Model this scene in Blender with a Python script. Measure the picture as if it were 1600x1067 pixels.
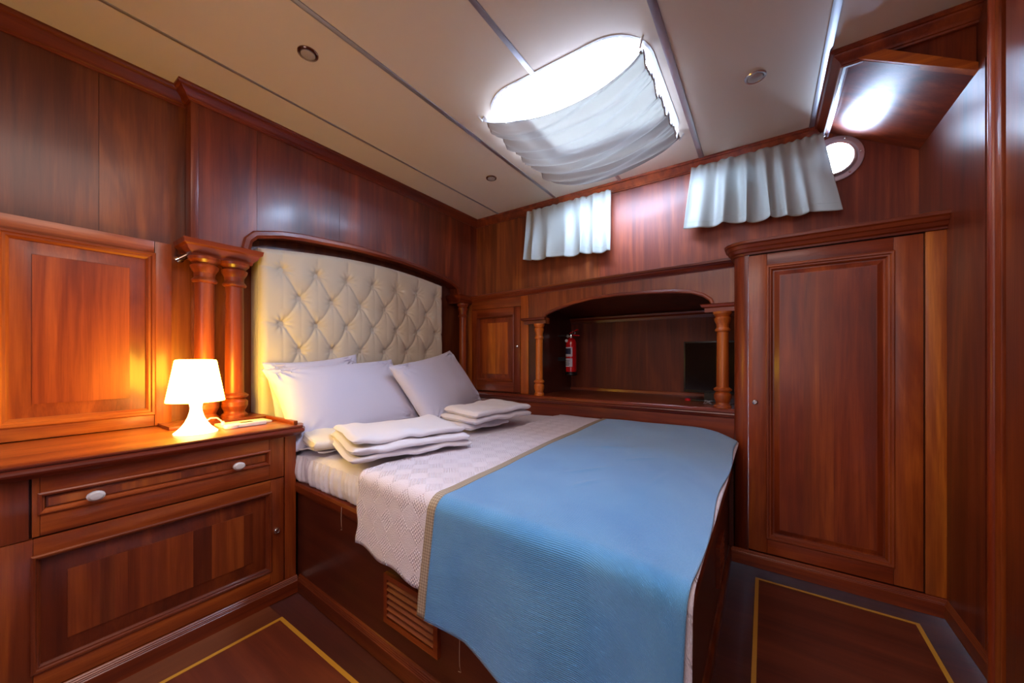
import bpy, bmesh, math, random
import numpy as np
from mathutils import Vector, noise as mnoise
random.seed(7)
PI = math.pi
sc = bpy.context.scene
C = sc.collection
for o in list(bpy.data.objects): bpy.data.objects.remove(o)

# ---------------------------------------------------------------- camera, world, lights, exposure
cam = bpy.data.cameras.new('camera'); co = bpy.data.objects.new('camera', cam); C.objects.link(co)
co.location = (0, 0, 1.05); co.rotation_euler = (PI/2, 0, math.radians(34.60))
cam.sensor_fit = 'HORIZONTAL'; cam.sensor_width = 36; cam.lens = 36*572.58/1600
cam.shift_y = (558-533.5)/1600; cam.clip_start = .02
sc.camera = co
sc.view_settings.view_transform = 'Standard'; sc.view_settings.look = 'None'
sc.view_settings.gamma = 1; sc.view_settings.use_curve_mapping = False
sc.view_settings.exposure = 0.35
w = bpy.data.worlds.new('sky'); sc.world = w; w.use_nodes = True
bg = w.node_tree.nodes['Background']; bg.inputs[0].default_value = (.48, .68, 1, 1); bg.inputs[1].default_value = 85.0

def area(name, loc, rot, sx, sy, power, col, spread=PI):
    l = bpy.data.lights.new(name, 'AREA'); l.shape = 'RECTANGLE'; l.size = sx; l.size_y = sy
    l.energy = power; l.color = col; l.spread = spread
    o = bpy.data.objects.new(name, l); C.objects.link(o); o.location = loc; o.rotation_euler = rot
    return o
def portal(name, loc, rot, sx, sy):
    o = area(name, loc, rot, sx, sy, 1, (1, 1, 1)); o.data.cycles.is_portal = True; return o
portal('hatch_portal', (-.74, 1.765, 2.385), (0, 0, 0), .82, .92)
portal('porthole_portal', (.295, 2.62, 2.075), (math.radians(-90), 0, 0), .2, .2)
area('fill_behind_camera', (-.1, -1.35, 1.35), (math.radians(82), 0, 0), 1.2, 1.5, 7, (1, .90, .95))  # added soft fill from behind the camera, not a known source
area('overhead_fill', (-.45, .05, 2.24), (0, 0, 0), 1.3, 1.1, 19, (1, .82, .74))  # added overhead fill below the ceiling; the downlights themselves stay unlit
# sunlight thrown up off the water through the open porthole
wg = bpy.data.lights.new('water_glint', 'SPOT'); wg.energy = 50; wg.color = (.38, .52, 1); wg.spot_size = math.radians(22); wg.spot_blend = 1; wg.shadow_soft_size = .05
wgo = bpy.data.objects.new('water_glint', wg); C.objects.link(wgo); wgo.location = (.265, 3.35, 1.76)
wgo.rotation_euler = (Vector((.33, 2.2, 2.19))-Vector((.265, 3.35, 1.76))).to_track_quat('-Z', 'Y').to_euler()

# ---------------------------------------------------------------- materials
def newmat(name):
    m = bpy.data.materials.new(name); m.use_nodes = True
    nt = m.node_tree; b = nt.nodes['Principled BSDF']
    return m, nt, b, nt.nodes, nt.links
def plain(name, col, rough=.5, metal=0, coat=0, bump=0, bscale=200, emit=None, es=0, trans=0, sheen=0):
    m, nt, b, N, L = newmat(name)
    b.inputs['Base Color'].default_value = (*col, 1); b.inputs['Roughness'].default_value = rough
    b.inputs['Metallic'].default_value = metal; b.inputs['Coat Weight'].default_value = coat
    b.inputs['Transmission Weight'].default_value = trans
    b.inputs['Sheen Weight'].default_value = sheen
    if emit: b.inputs['Emission Color'].default_value = (*emit, 1); b.inputs['Emission Strength'].default_value = es
    if bump:
        tc = N.new('ShaderNodeTexCoord'); n = N.new('ShaderNodeTexNoise'); n.inputs['Scale'].default_value = bscale
        n.inputs['Detail'].default_value = 3
        bp = N.new('ShaderNodeBump'); bp.inputs['Strength'].default_value = bump; bp.inputs['Distance'].default_value = .004
        L.new(tc.outputs['Object'], n.inputs['Vector']); L.new(n.outputs['Fac'], bp.inputs['Height']); L.new(bp.outputs[0], b.inputs['Normal'])
    return m
def wood(name, axis, dark=(.070, .0085, .0022), mid=(.200, .034, .0055), light=(.42, .100, .014), rough=.36, s=1.0, coat=.22):
    m, nt, b, N, L = newmat(name)
    tc = N.new('ShaderNodeTexCoord'); oi = N.new('ShaderNodeObjectInfo')
    add = N.new('ShaderNodeVectorMath'); add.operation = 'MULTIPLY_ADD'
    cmb = N.new('ShaderNodeCombineXYZ')
    for i in range(3): L.new(oi.outputs['Random'], cmb.inputs[i])
    L.new(cmb.outputs[0], add.inputs[0]); add.inputs[1].default_value = (7.3, 5.1, 9.7); L.new(tc.outputs['Object'], add.inputs[2])
    def mapped(across, along):
        mp = N.new('ShaderNodeMapping'); sc3 = [across*s]*3; sc3['xyz'.index(axis)] = along*s
        mp.inputs['Scale'].default_value = sc3; L.new(add.outputs[0], mp.inputs['Vector']); return mp
    def nz(mp, detail, dist=0, rg=.55):
        n = N.new('ShaderNodeTexNoise'); n.inputs['Scale'].default_value = 1; n.inputs['Detail'].default_value = detail
        n.inputs['Distortion'].default_value = dist; n.inputs['Roughness'].default_value = rg
        L.new(mp.outputs[0], n.inputs['Vector']); return n
    broad = nz(mapped(6.5, .7), 3, 1.4); streak = nz(mapped(42, 1.5), 4, .5, .6); fine = nz(mapped(230, 9), 3, 0, .6)
    r1 = N.new('ShaderNodeMath'); r1.operation = 'MULTIPLY_ADD'; r1.inputs[1].default_value = .62; L.new(broad.outputs[0], r1.inputs[0])
    r0 = N.new('ShaderNodeMath'); r0.operation = 'MULTIPLY'; r0.inputs[1].default_value = .26; L.new(streak.outputs[0], r0.inputs[0])
    L.new(r0.outputs[0], r1.inputs[2])
    r2 = N.new('ShaderNodeMath'); r2.operation = 'MULTIPLY_ADD'; r2.inputs[1].default_value = .12; L.new(fine.outputs[0], r2.inputs[0]); L.new(r1.outputs[0], r2.inputs[2])
    cr = N.new('ShaderNodeValToRGB'); e = cr.color_ramp.elements
    e[0].position = .30; e[0].color = (*dark, 1); e[1].position = .71; e[1].color = (*light, 1)
    k = e.new(.50); k.color = (*mid, 1)
    L.new(r2.outputs[0], cr.inputs[0])
    mx = N.new('ShaderNodeMix'); mx.data_type = 'RGBA'; mx.blend_type = 'MULTIPLY'; mx.inputs['Factor'].default_value = 1
    L.new(cr.outputs[0], mx.inputs[6]); L.new(oi.outputs['Color'], mx.inputs[7]); L.new(mx.outputs[2], b.inputs['Base Color'])
    b.inputs['Roughness'].default_value = rough; b.inputs['Coat Weight'].default_value = coat; b.inputs['Coat Roughness'].default_value = .16
    bp = N.new('ShaderNodeBump'); bp.inputs['Strength'].default_value = .12; bp.inputs['Distance'].default_value = .002
    L.new(fine.outputs[0], bp.inputs['Height']); L.new(bp.outputs[0], b.inputs['Normal'])
    return m
WZ = wood('mahogany_upright', 'z'); WX = wood('mahogany_across', 'x'); WY = wood('mahogany_along', 'y')
WFX = wood('floor_mahogany', 'x', (.055, .009, .004), (.11, .020, .007), (.18, .038, .012), rough=.5, coat=.06)
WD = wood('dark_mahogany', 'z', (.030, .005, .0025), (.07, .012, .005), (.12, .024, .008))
WU = wood('satin_mahogany', 'z', rough=.5, coat=.06)
WMX = wood('matt_mahogany_across', 'x', rough=.65, coat=0)
WM = wood('matt_mahogany', 'z', rough=.6, coat=0)
STRIPE = wood('ribbon_grain_mahogany', 'z', (.07, .012, .004), (.22, .045, .012), (.34, .09, .02), s=1.7)
WHITE_CEIL = plain('cream_ceiling_lining', (.72, .61, .49), .45, bump=.05, bscale=40)
ALU = plain('aluminium_strip', (.42, .40, .43), .35, .8)
CHROME = plain('chrome', (.75, .73, .74), .15, 1)
STEEL = plain('steel_ring', (.62, .60, .66), .25, .9)
BRONZE = plain('downlight_ring', (.30, .20, .16), .2, 1)
LENS = plain('frosted_lens', (.42, .37, .34), .25, 0, .5)
BLACK = plain('black_plastic', (.008, .008, .009), .35)
SCREEN = plain('black_screen', (.004, .004, .005), .12)
WPLASTIC = plain('white_plastic', (.8, .78, .74), .3)
KNOB = plain('ceramic_knob', (.62, .56, .54), .22, 0, .6)
RED = plain('red_enamel', (.62, .008, .012), .2, 0, .6)
LABEL = plain('white_label', (.62, .58, .66), .5)
NAVY = plain('navy_print', (.02, .02, .06), .5)
REDLED = plain('red_plastic', (.6, .01, .02), .3)
INLAY = plain('yellow_inlay', (.62, .30, .03), .35, 0, .3)
PILLOW = plain('white_cotton', (.64, .61, .73), .85, bump=.1, bscale=300, sheen=.2)
SHEET = plain('white_sheet', (.74, .69, .74), .8, bump=.1, bscale=250)
TOWEL = plain('white_terry', (.80, .76, .82), .95, bump=.6, bscale=420, sheen=.3)
TOWEL2 = plain('cream_terry', (.80, .72, .64), .95, bump=.6, bscale=420, sheen=.3)
HEADF = plain('cream_upholstery', (.58, .49, .37), .62, bump=.12, bscale=500, sheen=.25)
THREAD = plain('thread', (.5, .35, .25), .8)
PAPER = plain('paper', (.75, .68, .5), .6)
HATCH = plain('hatch_lining', (.85, .88, .92), .5)
GREYD = plain('dark_gap', (.01, .004, .003), .7)

def glass(name):
    m, nt, b, N, L = newmat(name)
    t = N.new('ShaderNodeBsdfTransparent'); g = N.new('ShaderNodeBsdfGlossy'); g.inputs['Roughness'].default_value = .02
    mx = N.new('ShaderNodeMixShader'); mx.inputs[0].default_value = .05; L.new(t.outputs[0], mx.inputs[1]); L.new(g.outputs[0], mx.inputs[2])
    L.new(mx.outputs[0], N['Material Output'].inputs[0]); return m
GLASS = glass('window_glass')
def curtain_mat(name, col, tcol, tf, sheer=0, rough=.42):
    m, nt, b, N, L = newmat(name)
    b.inputs['Base Color'].default_value = (*col, 1); b.inputs['Roughness'].default_value = rough; b.inputs['Sheen Weight'].default_value = .3
    tr = N.new('ShaderNodeBsdfTranslucent'); tr.inputs[0].default_value = (*tcol, 1)
    tc = N.new('ShaderNodeTexCoord'); n = N.new('ShaderNodeTexNoise'); n.inputs['Scale'].default_value = 350
    bp = N.new('ShaderNodeBump'); bp.inputs['Strength'].default_value = .1; bp.inputs['Distance'].default_value = .002
    L.new(tc.outputs['Object'], n.inputs['Vector']); L.new(n.outputs[0], bp.inputs['Height']); L.new(bp.outputs[0], b.inputs['Normal'])
    mx = N.new('ShaderNodeMixShader'); mx.inputs[0].default_value = tf
    L.new(b.outputs[0], mx.inputs[1]); L.new(tr.outputs[0], mx.inputs[2]); out = mx
    if sheer:
        tp = N.new('ShaderNodeBsdfTransparent'); tp.inputs[0].default_value = (1, .86, .66, 1); m2 = N.new('ShaderNodeMixShader'); m2.inputs[0].default_value = sheer
        L.new(mx.outputs[0], m2.inputs[1]); L.new(tp.outputs[0], m2.inputs[2]); out = m2
    L.new(out.outputs[0], N['Material Output'].inputs[0]); return m
CURT = curtain_mat('satin_curtain', (.47, .46, .41), (.50, .54, .54), .15)
SKYC = curtain_mat('hatch_curtain', (.36, .30, .28), (.50, .44, .38), .013, sheer=.0085, rough=.6)

def emis(name, col, strg):
    m, nt, b, N, L = newmat(name)
    b.inputs['Base Color'].default_value = (.8, .78, .7, 1); b.inputs['Roughness'].default_value = .3
    b.inputs['Emission Color'].default_value = (*col, 1); b.inputs['Emission Strength'].default_value = strg; return m
SHADE = emis('glowing_lamp_shade', (1, .62, .042), 25.0)
LBASE = emis('glowing_lamp_base', (1, .62, .26), 5.0)

def knit(name, col):                      # blue runner: fine diagonal weave
    m, nt, b, N, L = newmat(name)
    b.inputs['Roughness'].default_value = .8; b.inputs['Sheen Weight'].default_value = .5
    uv = N.new('ShaderNodeUVMap'); uv.uv_map = 'UVMap'
    wv = N.new('ShaderNodeTexWave'); wv.wave_type = 'BANDS'; wv.bands_direction = 'Y'; wv.inputs['Scale'].default_value = 75; wv.inputs['Distortion'].default_value = 1.2
    wv.inputs['Detail'].default_value = 1
    n = N.new('ShaderNodeTexNoise'); n.inputs['Scale'].default_value = 320
    n2 = N.new('ShaderNodeTexNoise'); n2.inputs['Scale'].default_value = 5; n2.inputs['Detail'].default_value = 5
    for x in (wv, n, n2): L.new(uv.outputs[0], x.inputs['Vector'])
    ad = N.new('ShaderNodeMath'); ad.operation = 'ADD'; L.new(wv.outputs[1], ad.inputs[0]); L.new(n.outputs[0], ad.inputs[1])
    bp = N.new('ShaderNodeBump'); bp.inputs['Strength'].default_value = .5; bp.inputs['Distance'].default_value = .0025
    L.new(ad.outputs[0], bp.inputs['Height']); L.new(bp.outputs[0], b.inputs['Normal'])
    cr = N.new('ShaderNodeValToRGB'); e = cr.color_ramp.elements
    e[0].position = .35; e[0].color = (col[0]*.75, col[1]*.9, col[2]*.95, 1); e[1].position = .65; e[1].color = (col[0]*1.2, col[1]*1.08, col[2]*1.02, 1)
    L.new(n2.outputs[0], cr.inputs[0]); L.new(cr.outputs[0], b.inputs['Base Color']); return m
BLUE = knit('blue_woven_cloth', (.080, .30, .60))
def lattice(name):                        # white coverlet: raised diamonds of small loops
    m, nt, b, N, L = newmat(name)
    b.inputs['Base Color'].default_value = (.76, .68, .74, 1); b.inputs['Roughness'].default_value = .85
    uv = N.new('ShaderNodeUVMap'); uv.uv_map = 'UVMap'
    mp = N.new('ShaderNodeMapping'); mp.inputs['Rotation'].default_value = (0, 0, PI/4); L.new(uv.outputs[0], mp.inputs[0])
    ck = N.new('ShaderNodeTexChecker'); ck.inputs['Scale'].default_value = 18; ck.inputs[1].default_value = (1, 1, 1, 1); ck.inputs[2].default_value = (0, 0, 0, 1)
    L.new(mp.outputs[0], ck.inputs[0])
    vo = N.new('ShaderNodeTexVoronoi'); vo.inputs['Scale'].default_value = 115; vo.inputs['Randomness'].default_value = .15; L.new(mp.outputs[0], vo.inputs['Vector'])
    ml = N.new('ShaderNodeMath'); ml.operation = 'MULTIPLY'; L.new(ck.outputs[1], ml.inputs[0]); L.new(vo.outputs[0], ml.inputs[1])
    n = N.new('ShaderNodeTexNoise'); n.inputs['Scale'].default_value = 300; L.new(uv.outputs[0], n.inputs[0])
    ad = N.new('ShaderNodeMath'); ad.operation = 'MULTIPLY_ADD'; ad.inputs[1].default_value = .35; L.new(n.outputs[0], ad.inputs[0]); L.new(ml.outputs[0], ad.inputs[2])
    bp = N.new('ShaderNodeBump'); bp.inputs['Strength'].default_value = 1; bp.inputs['Distance'].default_value = .006
    L.new(ad.outputs[0], bp.inputs['Height']); L.new(bp.outputs[0], b.inputs['Normal']); return m
COVER = lattice('white_loop_coverlet')
def brocade(name):
    m, nt, b, N, L = newmat(name)
    uv = N.new('ShaderNodeUVMap'); uv.uv_map = 'UVMap'
    mp = N.new('ShaderNodeMapping'); mp.inputs['Rotation'].default_value = (0, 0, PI/4); L.new(uv.outputs[0], mp.inputs[0])
    ck = N.new('ShaderNodeTexChecker'); ck.inputs['Scale'].default_value = 170; ck.inputs[1].default_value = (.46, .37, .27, 1); ck.inputs[2].default_value = (.27, .20, .14, 1)
    L.new(mp.outputs[0], ck.inputs[0]); L.new(ck.outputs[0], b.inputs['Base Color']); b.inputs['Roughness'].default_value = .55; return m
BROC = brocade('gold_brocade')

# ---------------------------------------------------------------- helpers
def wloc(o):
    v = Vector((0, 0, 0))
    while o is not None: v += o.location; o = o.parent
    return v
class MB:
    def __init__(s): s.bm = bmesh.new()
    def box(s, x0, x1, y0, y1, z0, z1, bev=0):
        vs = [s.bm.verts.new(p) for p in ((x0,y0,z0),(x1,y0,z0),(x1,y1,z0),(x0,y1,z0),(x0,y0,z1),(x1,y0,z1),(x1,y1,z1),(x0,y1,z1))]
        fs = [s.bm.faces.new([vs[i] for i in f]) for f in ((3,2,1,0),(4,5,6,7),(0,1,5,4),(1,2,6,5),(2,3,7,6),(3,0,4,7))]
        if bev:
            es = list({e for f in fs for e in f.edges})
            bmesh.ops.bevel(s.bm, geom=es, offset=bev, segments=2, affect='EDGES', profile=.6)
        return s
    def hexa(s, P):
        vs = [s.bm.verts.new(p) for p in P]
        for f in ((3,2,1,0),(4,5,6,7),(0,1,5,4),(1,2,6,5),(2,3,7,6),(3,0,4,7)): s.bm.faces.new([vs[i] for i in f])
        return s
    def prism(s, pts, fn, c0, c1):        # pts 2-D outline, fn(a,b,c) -> xyz
        A = [s.bm.verts.new(fn(a, b, c0)) for a, b in pts]; B = [s.bm.verts.new(fn(a, b, c1)) for a, b in pts]
        s.bm.faces.new(A[::-1]); s.bm.faces.new(B); n = len(pts)
        for i in range(n): s.bm.faces.new((A[i], A[(i+1) % n], B[(i+1) % n], B[i]))
        return s
    def sweep(s, path, prof, fn, closed=False, flip=1):
        # path in the (a,b) plane, prof = [(u,c)] with u to the left of the path; fn(a,b,c) -> xyz
        n = len(path); rings = []
        for i in range(n):
            p = Vector(path[i])
            d1 = (Vector(path[i]) - Vector(path[i-1])) if (closed or i > 0) else None
            d2 = (Vector(path[(i+1) % n]) - Vector(path[i])) if (closed or i < n-1) else None
            if d1 is None: d1 = d2
            if d2 is None: d2 = d1
            d1 = d1.normalized(); d2 = d2.normalized()
            n1 = Vector((-d1.y, d1.x)); n2 = Vector((-d2.y, d2.x))
            m = (n1+n2); m = m.normalized() if m.length > 1e-6 else n1
            k = 1/max(.3, m.dot(n1))
            rings.append([s.bm.verts.new(fn(p.x + m.x*u*k*flip, p.y + m.y*u*k*flip, c)) for u, c in prof])
        m_ = len(prof); R = n if closed else n-1
        for i in range(R):
            a, b = rings[i], rings[(i+1) % n]
            for j in range(m_): s.bm.faces.new((a[j], a[(j+1) % m_], b[(j+1) % m_], b[j]))
        if not closed: s.bm.faces.new(rings[0][::-1]); s.bm.faces.new(rings[-1])
        return s
    def lathe(s, prof, c, axis='z', seg=24, sx=1, sy=1, cap=True):   # prof [(r,h)]
        rings = []
        def pt(r, h, a):
            x, y = r*math.cos(a)*sx, r*math.sin(a)*sy
            q = {'z': (x, y, h), 'x': (h, x, y), 'y': (x, h, y)}[axis]
            return (c[0]+q[0], c[1]+q[1], c[2]+q[2])
        for r, h in prof: rings.append([s.bm.verts.new(pt(max(r, 1e-5), h, 2*PI*k/seg)) for k in range(seg)])
        for a, b in zip(rings, rings[1:]):
            for k in range(seg): s.bm.faces.new((a[k], a[(k+1) % seg], b[(k+1) % seg], b[k]))
        if cap: s.bm.faces.new(rings[0][::-1]); s.bm.faces.new(rings[-1])
        return s
    def tube(s, pts, r, seg=8):
        rings = []; P = [Vector(p) for p in pts]
        for i, p in enumerate(P):
            d = (P[min(i+1, len(P)-1)] - P[max(i-1, 0)]).normalized()
            u = d.cross(Vector((0, 0, 1)))
            if u.length < .1: u = d.cross(Vector((1, 0, 0)))
            u.normalize(); v = d.cross(u)
            rings.append([s.bm.verts.new(p + u*r*math.cos(2*PI*k/seg) + v*r*math.sin(2*PI*k/seg)) for k in range(seg)])
        for a, b in zip(rings, rings[1:]):
            for k in range(seg): s.bm.faces.new((a[k], a[(k+1) % seg], b[(k+1) % seg], b[k]))
        s.bm.faces.new(rings[0][::-1]); s.bm.faces.new(rings[-1]); return s
    def grid(s, fn, nu, nv, uvfn=None, closeu=False):
        V = [[s.bm.verts.new(fn(i/(nu-1) if not closeu else i/nu, j/(nv-1))) for j in range(nv)] for i in range(nu)]
        lay = s.bm.loops.layers.uv.get('UVMap') or s.bm.loops.layers.uv.new('UVMap')
        for i in range(nu if closeu else nu-1):
            for j in range(nv-1):
                idx = ((i, j), (i+1, j), (i+1, j+1), (i, j+1))
                f = s.bm.faces.new([V[a % nu][b] for a, b in idx])
                for l, (a, b) in zip(f.loops, idx):
                    u, v = a/(nu-1 if not closeu else nu), b/(nv-1); l[lay].uv = uvfn(u, v) if uvfn else (u, v)
        return s
    def build(s, name, mat, parent=None, loc=None, color=None, smooth=True, thick=0, recalc=True, **tags):
        base = wloc(parent) + (Vector(loc) if loc else Vector())
        bmesh.ops.translate(s.bm, verts=s.bm.verts, vec=-base)
        if recalc: bmesh.ops.recalc_face_normals(s.bm, faces=s.bm.faces)
        me = bpy.data.meshes.new(name); s.bm.to_mesh(me); s.bm.free()
        if smooth:
            me.polygons.foreach_set('use_smooth', [True]*len(me.polygons)); me.set_sharp_from_angle(angle=math.radians(24 if thick == 0 and len(me.polygons) < 4000 else 60))
        me.materials.append(mat)
        o = bpy.data.objects.new(name, me); C.objects.link(o)
        if parent: o.parent = parent
        if loc: o.location = loc
        if color: o.color = (*color, 1) if len(color) == 3 else color
        if thick:
            md = o.modifiers.new('thickness', 'SOLIDIFY'); md.thickness = thick; md.offset = 0
        for k, v in tags.items(): o[k] = v
        return o
def thing(name, label, category, loc=(0, 0, 0), group=None):
    o = bpy.data.objects.new(name, None); C.objects.link(o); o.location = loc; o['label'] = label; o['category'] = category
    o.empty_display_size = .05
    if group: o['group'] = group
    return o
def tone(a=.1, base=1.0, hue=.0):
    k = base*(1+random.uniform(-a, a)); return (k, k*(1+random.uniform(-hue, hue)), k)
S = dict(kind='structure')
fz = lambda a, b, c: (a, b, c)                       # plan sweep, c = height
def fnX(X): return lambda a, b, c: (X+c, a, b)       # wall facing +x : a = y, b = z, c = proud
def fnY(Y): return lambda a, b, c: (a, Y-c, b)       # wall facing -y : a = x, b = z, c = proud
def boxf(mb, fn, a0, a1, b0, b1, c0, c1, bev=0):
    p, q = Vector(fn(a0, b0, c0)), Vector(fn(a1, b1, c1))
    return mb.box(min(p.x, q.x), max(p.x, q.x), min(p.y, q.y), max(p.y, q.y), min(p.z, q.z), max(p.z, q.z), bev)
def column_prof(h, r):                               # turned column outline from foot to top of capital
    return [(r*1.45, 0), (r*1.45, .012), (r*1.15, .022), (r*1.12, .03), (r*1.42, .055), (r*1.42, .075), (r*1.1, .09), (r*1.45, .098), (r*1.5, .106), (r*1.3, .112),
            (r*1.02, .118), (r*1.0, h*.5), (r*.97, h-.115), (r*1.2, h-.112), (r*1.28, h-.105), (r*1.2, h-.098), (r*1.02, h-.09), (r*1.05, h-.07), (r*1.35, h-.05),
            (r*1.4, h-.038), (r*1.15, h-.03), (r*1.55, h-.012), (r*1.6, 0+h)]

# ---------------------------------------------------------------- dimensions (metres; camera stands over the origin)
ZC = 2.262; XB = -2.135; XW = -2.215; YU = 2.535; XR = .608; YF = 2.21; YN = 2.40; YBACK = -1.45
XCAB = -1.73; ZW = .747

# ---------------------------------------------------------------- floor
fl = MB().box(XW-.1, XR+.5, YBACK, 3.1, -.12, -.004).build('floor', WFX, loc=(0, 0, 0), color=(.75, .75, .75), **S)
def floor_board(pts, nm, col, ax=WFX): return MB().prism(pts, fz, -.004, .0).build(nm, ax, fl, color=col)
IX0, IX1, IY0, IY1 = -1.6, -.03, .685, 2.092
floor_board([(-1.72, IY0+.005), (-1.72, YBACK+.05), (IX0, YBACK+.05), (IX0, IY0+.005)], 'border_board', (1.0, 1.1, 1.2), wood('floor_border', 'y', (.07, .014, .005), (.14, .032, .010), (.21, .055, .016), rough=.5, coat=.06))
floor_board([(IX0+.006, YBACK+.05), (.49, YBACK+.05), (.49, IY0-.006), (IX0+.006, IY0-.006)], 'inner_board', (1.25, 1.2, 1.1))
floor_board([(IX1+.006, IY0-.004), (.49, IY0-.004), (.49, IY1-.006), (IX1+.006, IY1-.006)], 'inner_board', (1.1, 1.05, 1.0))
def inlay(pts): MB().prism(pts, fz, -.003, .0012).build('inlay_strip', INLAY, fl)
q = .007
inlay([(IX0-q, YBACK+.1), (IX0+q, YBACK+.1), (IX0+q, IY0-q), (IX0-q, IY0+q)])
inlay([(IX0-q, IY0+q), (IX0+q, IY0-q), (IX1+q, IY0-q), (IX1-q, IY0+q)])
inlay([(IX1-q, IY0+q), (IX1+q, IY0-q), (IX1+q, IY1-q), (IX1-q, IY1+q)])
inlay([(IX1-q, IY1+q), (IX1+q, IY1-q), (.495-q, IY1-q), (.495+q, IY1+q)])
inlay([(.495+q, IY1+q), (.495-q, IY1-q), (.495-q, YBACK+.1), (.495+q, YBACK+.1)])

# ---------------------------------------------------------------- ceiling: lining panels with the hatch hole, joint strips
ceil = MB().box(XW-.1, XR+.5, YBACK, 1.18, ZC+.012, ZC+.04).box(XW-.1, -1.2, 1.18, 3.1, ZC+.012, ZC+.04).box(-.33, XR+.5, 1.18, 3.1, ZC+.012, ZC+.04).box(-1.2, -.33, 2.26, 3.1, ZC+.012, ZC+.04).build('ceiling', WHITE_CEIL, **S)
HX0, HX1, HY0, HY1, HR = -1.12, -.375, 1.345, 2.19, .17
strips = [-1.853, -1.312, -.816, -.316, .205]
xs = [XW-.08] + strips + [XR+.05]
def arc(cx, cy, r, a0, a1, n=8): return [(cx+r*math.cos(a0+(a1-a0)*i/n), cy+r*math.sin(a0+(a1-a0)*i/n)) for i in range(n+1)]
for i in range(6):
    a, b = xs[i]+.004, xs[i+1]-.004
    if i == 2:
        pts = [(a, YBACK+.02), (b, YBACK+.02), (b, HY0)] + arc(HX0+HR, HY0+HR, HR, -PI/2, -PI) + arc(HX0+HR, HY1-HR, HR, PI, PI/2) + [(b, HY1), (b, YU+.1), (a, YU+.1)]
    elif i == 3:
        pts = [(a, HY0), (a, YBACK+.02), (b, YBACK+.02), (b, YU+.1), (a, YU+.1), (a, HY1)] + arc(HX1-HR, HY1-HR, HR, PI/2, 0) + arc(HX1-HR, HY0+HR, HR, 0, -PI/2)
    else: pts = [(a, YBACK+.02), (b, YBACK+.02), (b, YU+.1), (a, YU+.1)]
    MB().prism(pts, fz, ZC, ZC+.014).build('ceiling_panel', WHITE_CEIL, ceil)
for i, x in enumerate(strips):
    hw = [.006, .011, .011, .014, .014][i]
    segs = [(YBACK+.02, YU+.05)] if i != 2 else [(YBACK+.02, HY0-.01), (HY1+.01, YU+.05)]
    for y0, y1 in segs: MB().box(x-hw, x+hw, y0, y1, ZC-.004, ZC+.006, .0015).build('joint_strip', ALU, ceil)
# hatch: lining shaft, frame, glass
hatch = thing('window_1', 'bright deck hatch opening in the ceiling above the bed', 'hatch', (-.76, 1.725, ZC)); hatch['kind'] = 'structure'
rr = arc(HX1-HR, HY1-HR, HR, 0, PI/2) + arc(HX0+HR, HY1-HR, HR, PI/2, PI) + arc(HX0+HR, HY0+HR, HR, PI, 3*PI/2) + arc(HX1-HR, HY0+HR, HR, -PI/2, 0)
MB().sweep(rr, [(-.001, ZC-.003), (-.012, ZC-.003), (-.012, ZC+.14), (-.001, ZC+.14)], fz, closed=True).build('hatch_lining', HATCH, hatch)
MB().sweep(rr, [(.05, ZC+.075), (-.01, ZC+.075), (-.01, ZC+.10), (.05, ZC+.10)], fz, closed=True).build('hatch_frame', ALU, hatch)
MB().prism(rr, fz, ZC+.102, ZC+.108).build('hatch_glass', GLASS, hatch)

# ---------------------------------------------------------------- walls
wl = MB().box(XW-.03, XW, YBACK, YN+.1, 0, ZC+.01).build('wall_left', WZ, color=(.62, .62, .62), **S)
edges = [YBACK, -.75, .0, .27, .56]
for i in range(4):
    MB().box(XW-.001, XW+.004, edges[i]+.001, edges[i+1]-.001, ZW+.01, ZC).build('veneer_panel', WZ, wl, color=((.85, .95, .95) if i % 2 else (.72, .74, .75)))
MB().box(XW-.001, XW+.003, .56, .84, ZW+.01, ZC-.4).build('veneer_panel', WZ, wl, color=(.95, 1.05, 1.05))
wb = MB().box(-2.13, XR+.05, YU, YU+.04, 0.3, ZC+.01)
# upper back wall with three porthole openings: built as panels around them
wb.bm.free()
PH = [(-1.16, 2.075), (-.14, 2.075), (.297, 2.082)]; PR = .088
def holed(a0, a1, b0, b1, holes, Y, th, mat, col, nm, par):
    m = MB(); cuts = [a0] + sorted([h[0] for h in holes]) + [a1]
    if not holes:
        boxf(m, fnY(Y), a0, a1, b0, b1, 0, -th)
    else:
        xs_ = [a0]
        for hx, hz in holes: xs_ += [hx]
        xs_ += [a1]
        for k in range(len(xs_)-1):
            l, r = xs_[k], xs_[k+1]; pts = [(l, b0), (r, b0)]
            if k < len(holes): pts += arc(r, holes[k][1], PR, -PI/2, -3*PI/2, 14)
            pts += [(r, b1), (l, b1)]
            if k > 0: pts += arc(l, holes[k-1][1], PR, PI/2, -PI/2, 14)
            m.prism(pts, fnY(Y), 0, -th)
    return m.build(nm, mat, par, color=col)
wbk = MB().box(-2.2, XR+.05, YU+.055, YU+.075, 1.60, 1.9).build('wall_back', WZ, color=(.8, .8, .8), **S)
holed(-2.135, -.985, 1.55, ZC, [PH[0]], YU, .03, WU, (1.0, 1.12, 1.0), 'veneer_panel', wbk)
holed(-.983, XR+.02, 1.55, ZC, PH[1:], YU, .03, WU, (.95, .72, .85), 'veneer_panel', wbk)
MB().box(-.99, -.978, YU-.003, YU, 1.6, ZC).build('joint_strip', WZ, wbk, color=(.9, .8, .8))
MB().box(XB-.001, XB+.006, YU-.005, YU, 1.6, ZC-.05).build('corner_bead', WZ, wbk, color=(1.5, 1.6, 1.7))
wr = MB().box(XR, XR+.03, 1.755, 3.0, 0, ZC+.01).build('wall_right', WZ, color=(.72, .62, .7), **S)
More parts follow.
